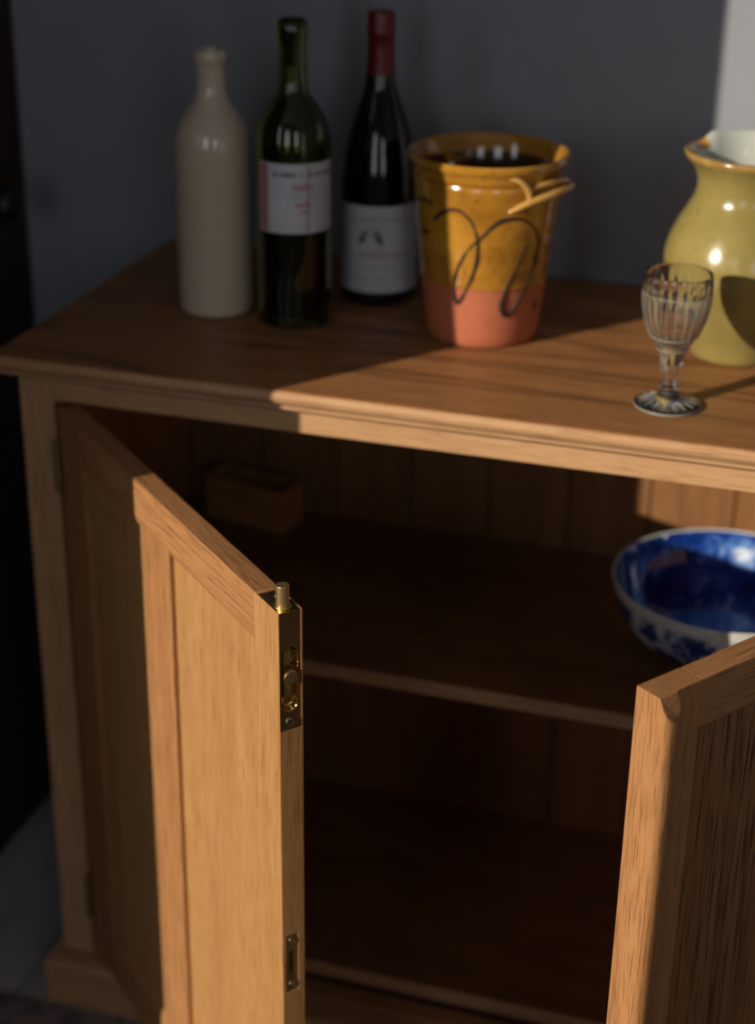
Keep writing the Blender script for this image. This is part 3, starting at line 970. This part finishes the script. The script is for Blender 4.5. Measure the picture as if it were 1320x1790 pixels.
# ------------------------------------------------------------------ cut crystal sherry glass
gl = empty('sherry_glass', (0.6515, 0.0850, T))
tag(gl, 'small cut crystal stemmed glass standing before the jug', 'glass')
NF = 22


def flute(r, z, a):
    if 0.0675 < z < 0.1075:            # upright hollow flutes with sharp ridges
        e = min(1.0, (z - 0.0675) / 0.004, (0.1075 - z) / 0.003)
        return r - 0.0015 * e * abs(math.sin(NF * a / 2)) ** 1.2
    if 0.0545 <= z <= 0.0675:          # band of slanting cuts
        return r - 0.0016 * abs(math.sin(NF * a / 2 + (z - 0.054) * 300))
    if 0.0195 < z < 0.0545:            # faceted stem
        return r * (1 - 0.16 * abs(math.sin(3 * a + z * 70)))
    if 0.0035 < z < 0.0110:            # radial cuts on the foot
        return r
    return r


go = [(0, 0.0016), (0.012, 0.0012), (0.024, 0.0006), (0.0300, 0.0004), (0.0312, 0.0014), (0.0308, 0.0026), (0.0270, 0.0040), (0.0200, 0.0056), (0.0130, 0.0085), (0.0096, 0.0125), (0.0086, 0.0170),
      (0.0090, 0.0185), (0.0102, 0.0200), (0.0086, 0.0222), (0.0083, 0.0270), (0.0087, 0.0330), (0.0097, 0.0400), (0.0114, 0.0470), (0.0136, 0.0530), (0.0146, 0.0550), (0.0164, 0.0585), (0.0182, 0.0620), (0.0202, 0.0650), (0.0217, 0.0680), (0.0232, 0.0710), (0.0250, 0.0760),
      (0.0274, 0.0830), (0.0292, 0.0900), (0.0304, 0.0970), (0.0309, 0.1030), (0.0311, 0.1070), (0.0311, 0.1082), (0.0309, 0.1150), (0.0303, 0.1240), (0.0299, 0.1252)]
gi = [(0.0291, 0.1252), (0.0288, 0.1240), (0.0292, 0.1150), (0.0290, 0.1050), (0.0281, 0.0960), (0.0266, 0.0880), (0.0244, 0.0800), (0.0218, 0.0735), (0.0184, 0.0680), (0.0140, 0.0635), (0.0080, 0.0600), (0.0, 0.0588)]
obj('bowl_and_stem', lathe(go + gi, 176, mod=lambda r, z, a: flute(r, z, a)), MAT['crystal'], gl, world=False, angle=28)
# whitish slivers on top of the foot: bright glints put in as colour
st = bmesh.new()
for k in range(16):
    a = 2 * PI * k / 16
    c, s = math.cos(a), math.sin(a)
    wv = 0.0011
    q = [(0.013 * c, 0.013 * s, 0.0080), (0.018 * c - wv * s, 0.018 * s + wv * c, 0.0060), (0.0270 * c, 0.0270 * s, 0.0038), (0.018 * c + wv * s, 0.018 * s - wv * c, 0.0060)]
    top = [st.verts.new(p) for p in q]
    bot = [st.verts.new((p[0], p[1], p[2] + (0.0008 if j in (1, 3) else 0.0006))) for j, p in enumerate(q)]
    for j in range(4):
        st.faces.new((top[j], top[(j + 1) % 4], bot[(j + 1) % 4], bot[j]))
    st.faces.new(top); st.faces.new(bot)
ff = obj('foot_facets', st, MAT['ground'], gl, world=False)
ff['kind'] = 'stuff'
# whitish lines on flute ridges, cut bands and foot rim: painted glints
rd = bmesh.new()
side = [(r, z) for r, z in go if 0.066 <= z <= 0.1072]
for k in range(NF):
    a = 2 * PI * k / NF
    tube([((r + 0.0001) * math.cos(a), (r + 0.0001) * math.sin(a), z) for r, z in side], 0.00034, 6, rd)
ro = obj('cut_ridges', rd, MAT['ground'], gl, world=False)
ro['kind'] = 'stuff'
for r, z, t in ((0.0310, 0.1080, 0.0003), (0.0212, 0.0674, 0.0005), (0.0144, 0.0550, 0.0004), (0.0304, 0.0015, 0.0009)):
    g_ = bmesh.new()
    rg_ = []
    for k in range(65):
        a = 2 * PI * k / 64
        rg_.append((r * math.cos(a), r * math.sin(a), z))
    obj('girdle', tube(rg_, t, 8, g_), MAT['ground'], gl, world=False)

# ------------------------------------------------------------------ blue and white bowl on the shelf
ZS = T - 0.3127
bo = smooth_prof([(0.0500, 0.0008), (0.0530, 0.003), (0.0520, 0.0085), (0.0580, 0.0105), (0.0800, 0.0160), (0.0985, 0.0290), (0.1100, 0.0480), (0.1165, 0.0690), (0.1190, 0.0800), (0.1192, 0.0822), (0.1180, 0.0835)], 5)
bi = smooth_prof([(0.1180, 0.0835), (0.1162, 0.0825), (0.1150, 0.0780), (0.1105, 0.0600), (0.0995, 0.0400), (0.0820, 0.0240), (0.0580, 0.0165), (0.030, 0.0135)], 5)
bbm = lathe([(0, 0.003)] + bo + bi[1:] + [(0, 0.013)], 96)
bmesh.ops.recalc_face_normals(bbm, faces=bbm.faces)
for f in bbm.faces:
    c = f.calc_center_median()
    if c.z > 0.0822:
        f.material_index = 2
    elif f.normal.z > 0.05 and c.z > 0.0125:
        f.material_index = 1
bowl = obj('bowl', bbm, [MAT['bowl_out'], MAT['bowl_in'], MAT['china']], None, (0.7157, 0.2121, ZS))
tag(bowl, 'blue and white patterned china bowl on the inner shelf', 'bowl')

# ------------------------------------------------------------------ small open wooden box at the back of the shelf
bx_ = empty('wooden_box', (0.138, 0.352, ZS + 0.0005), None, math.radians(-14))
tag(bx_, 'small open wooden box in the dark back corner of the shelf', 'box')
bwx, bwy, bh, bt = 0.056, 0.022, 0.055, 0.006
obj('base', box(-bwx + bt, bwx - bt, -bwy + bt, bwy - bt, 0, 0.006, 0.0005), wood('x', 'oak'), bx_, world=False)
for y in (-1, 1):
    obj('long_side', box(-bwx, bwx, y * bwy - (bt if y > 0 else 0), y * bwy + (0 if y > 0 else bt), 0, bh, 0.001), wood('x', 'oak'), bx_, world=False)
for x in (-1, 1):
    obj('short_side', box(x * bwx - (bt if x > 0 else 0), x * bwx + (0 if x > 0 else bt), -bwy + bt, bwy - bt, 0, bh, 0.001), wood('y', 'oak'), bx_, world=False)
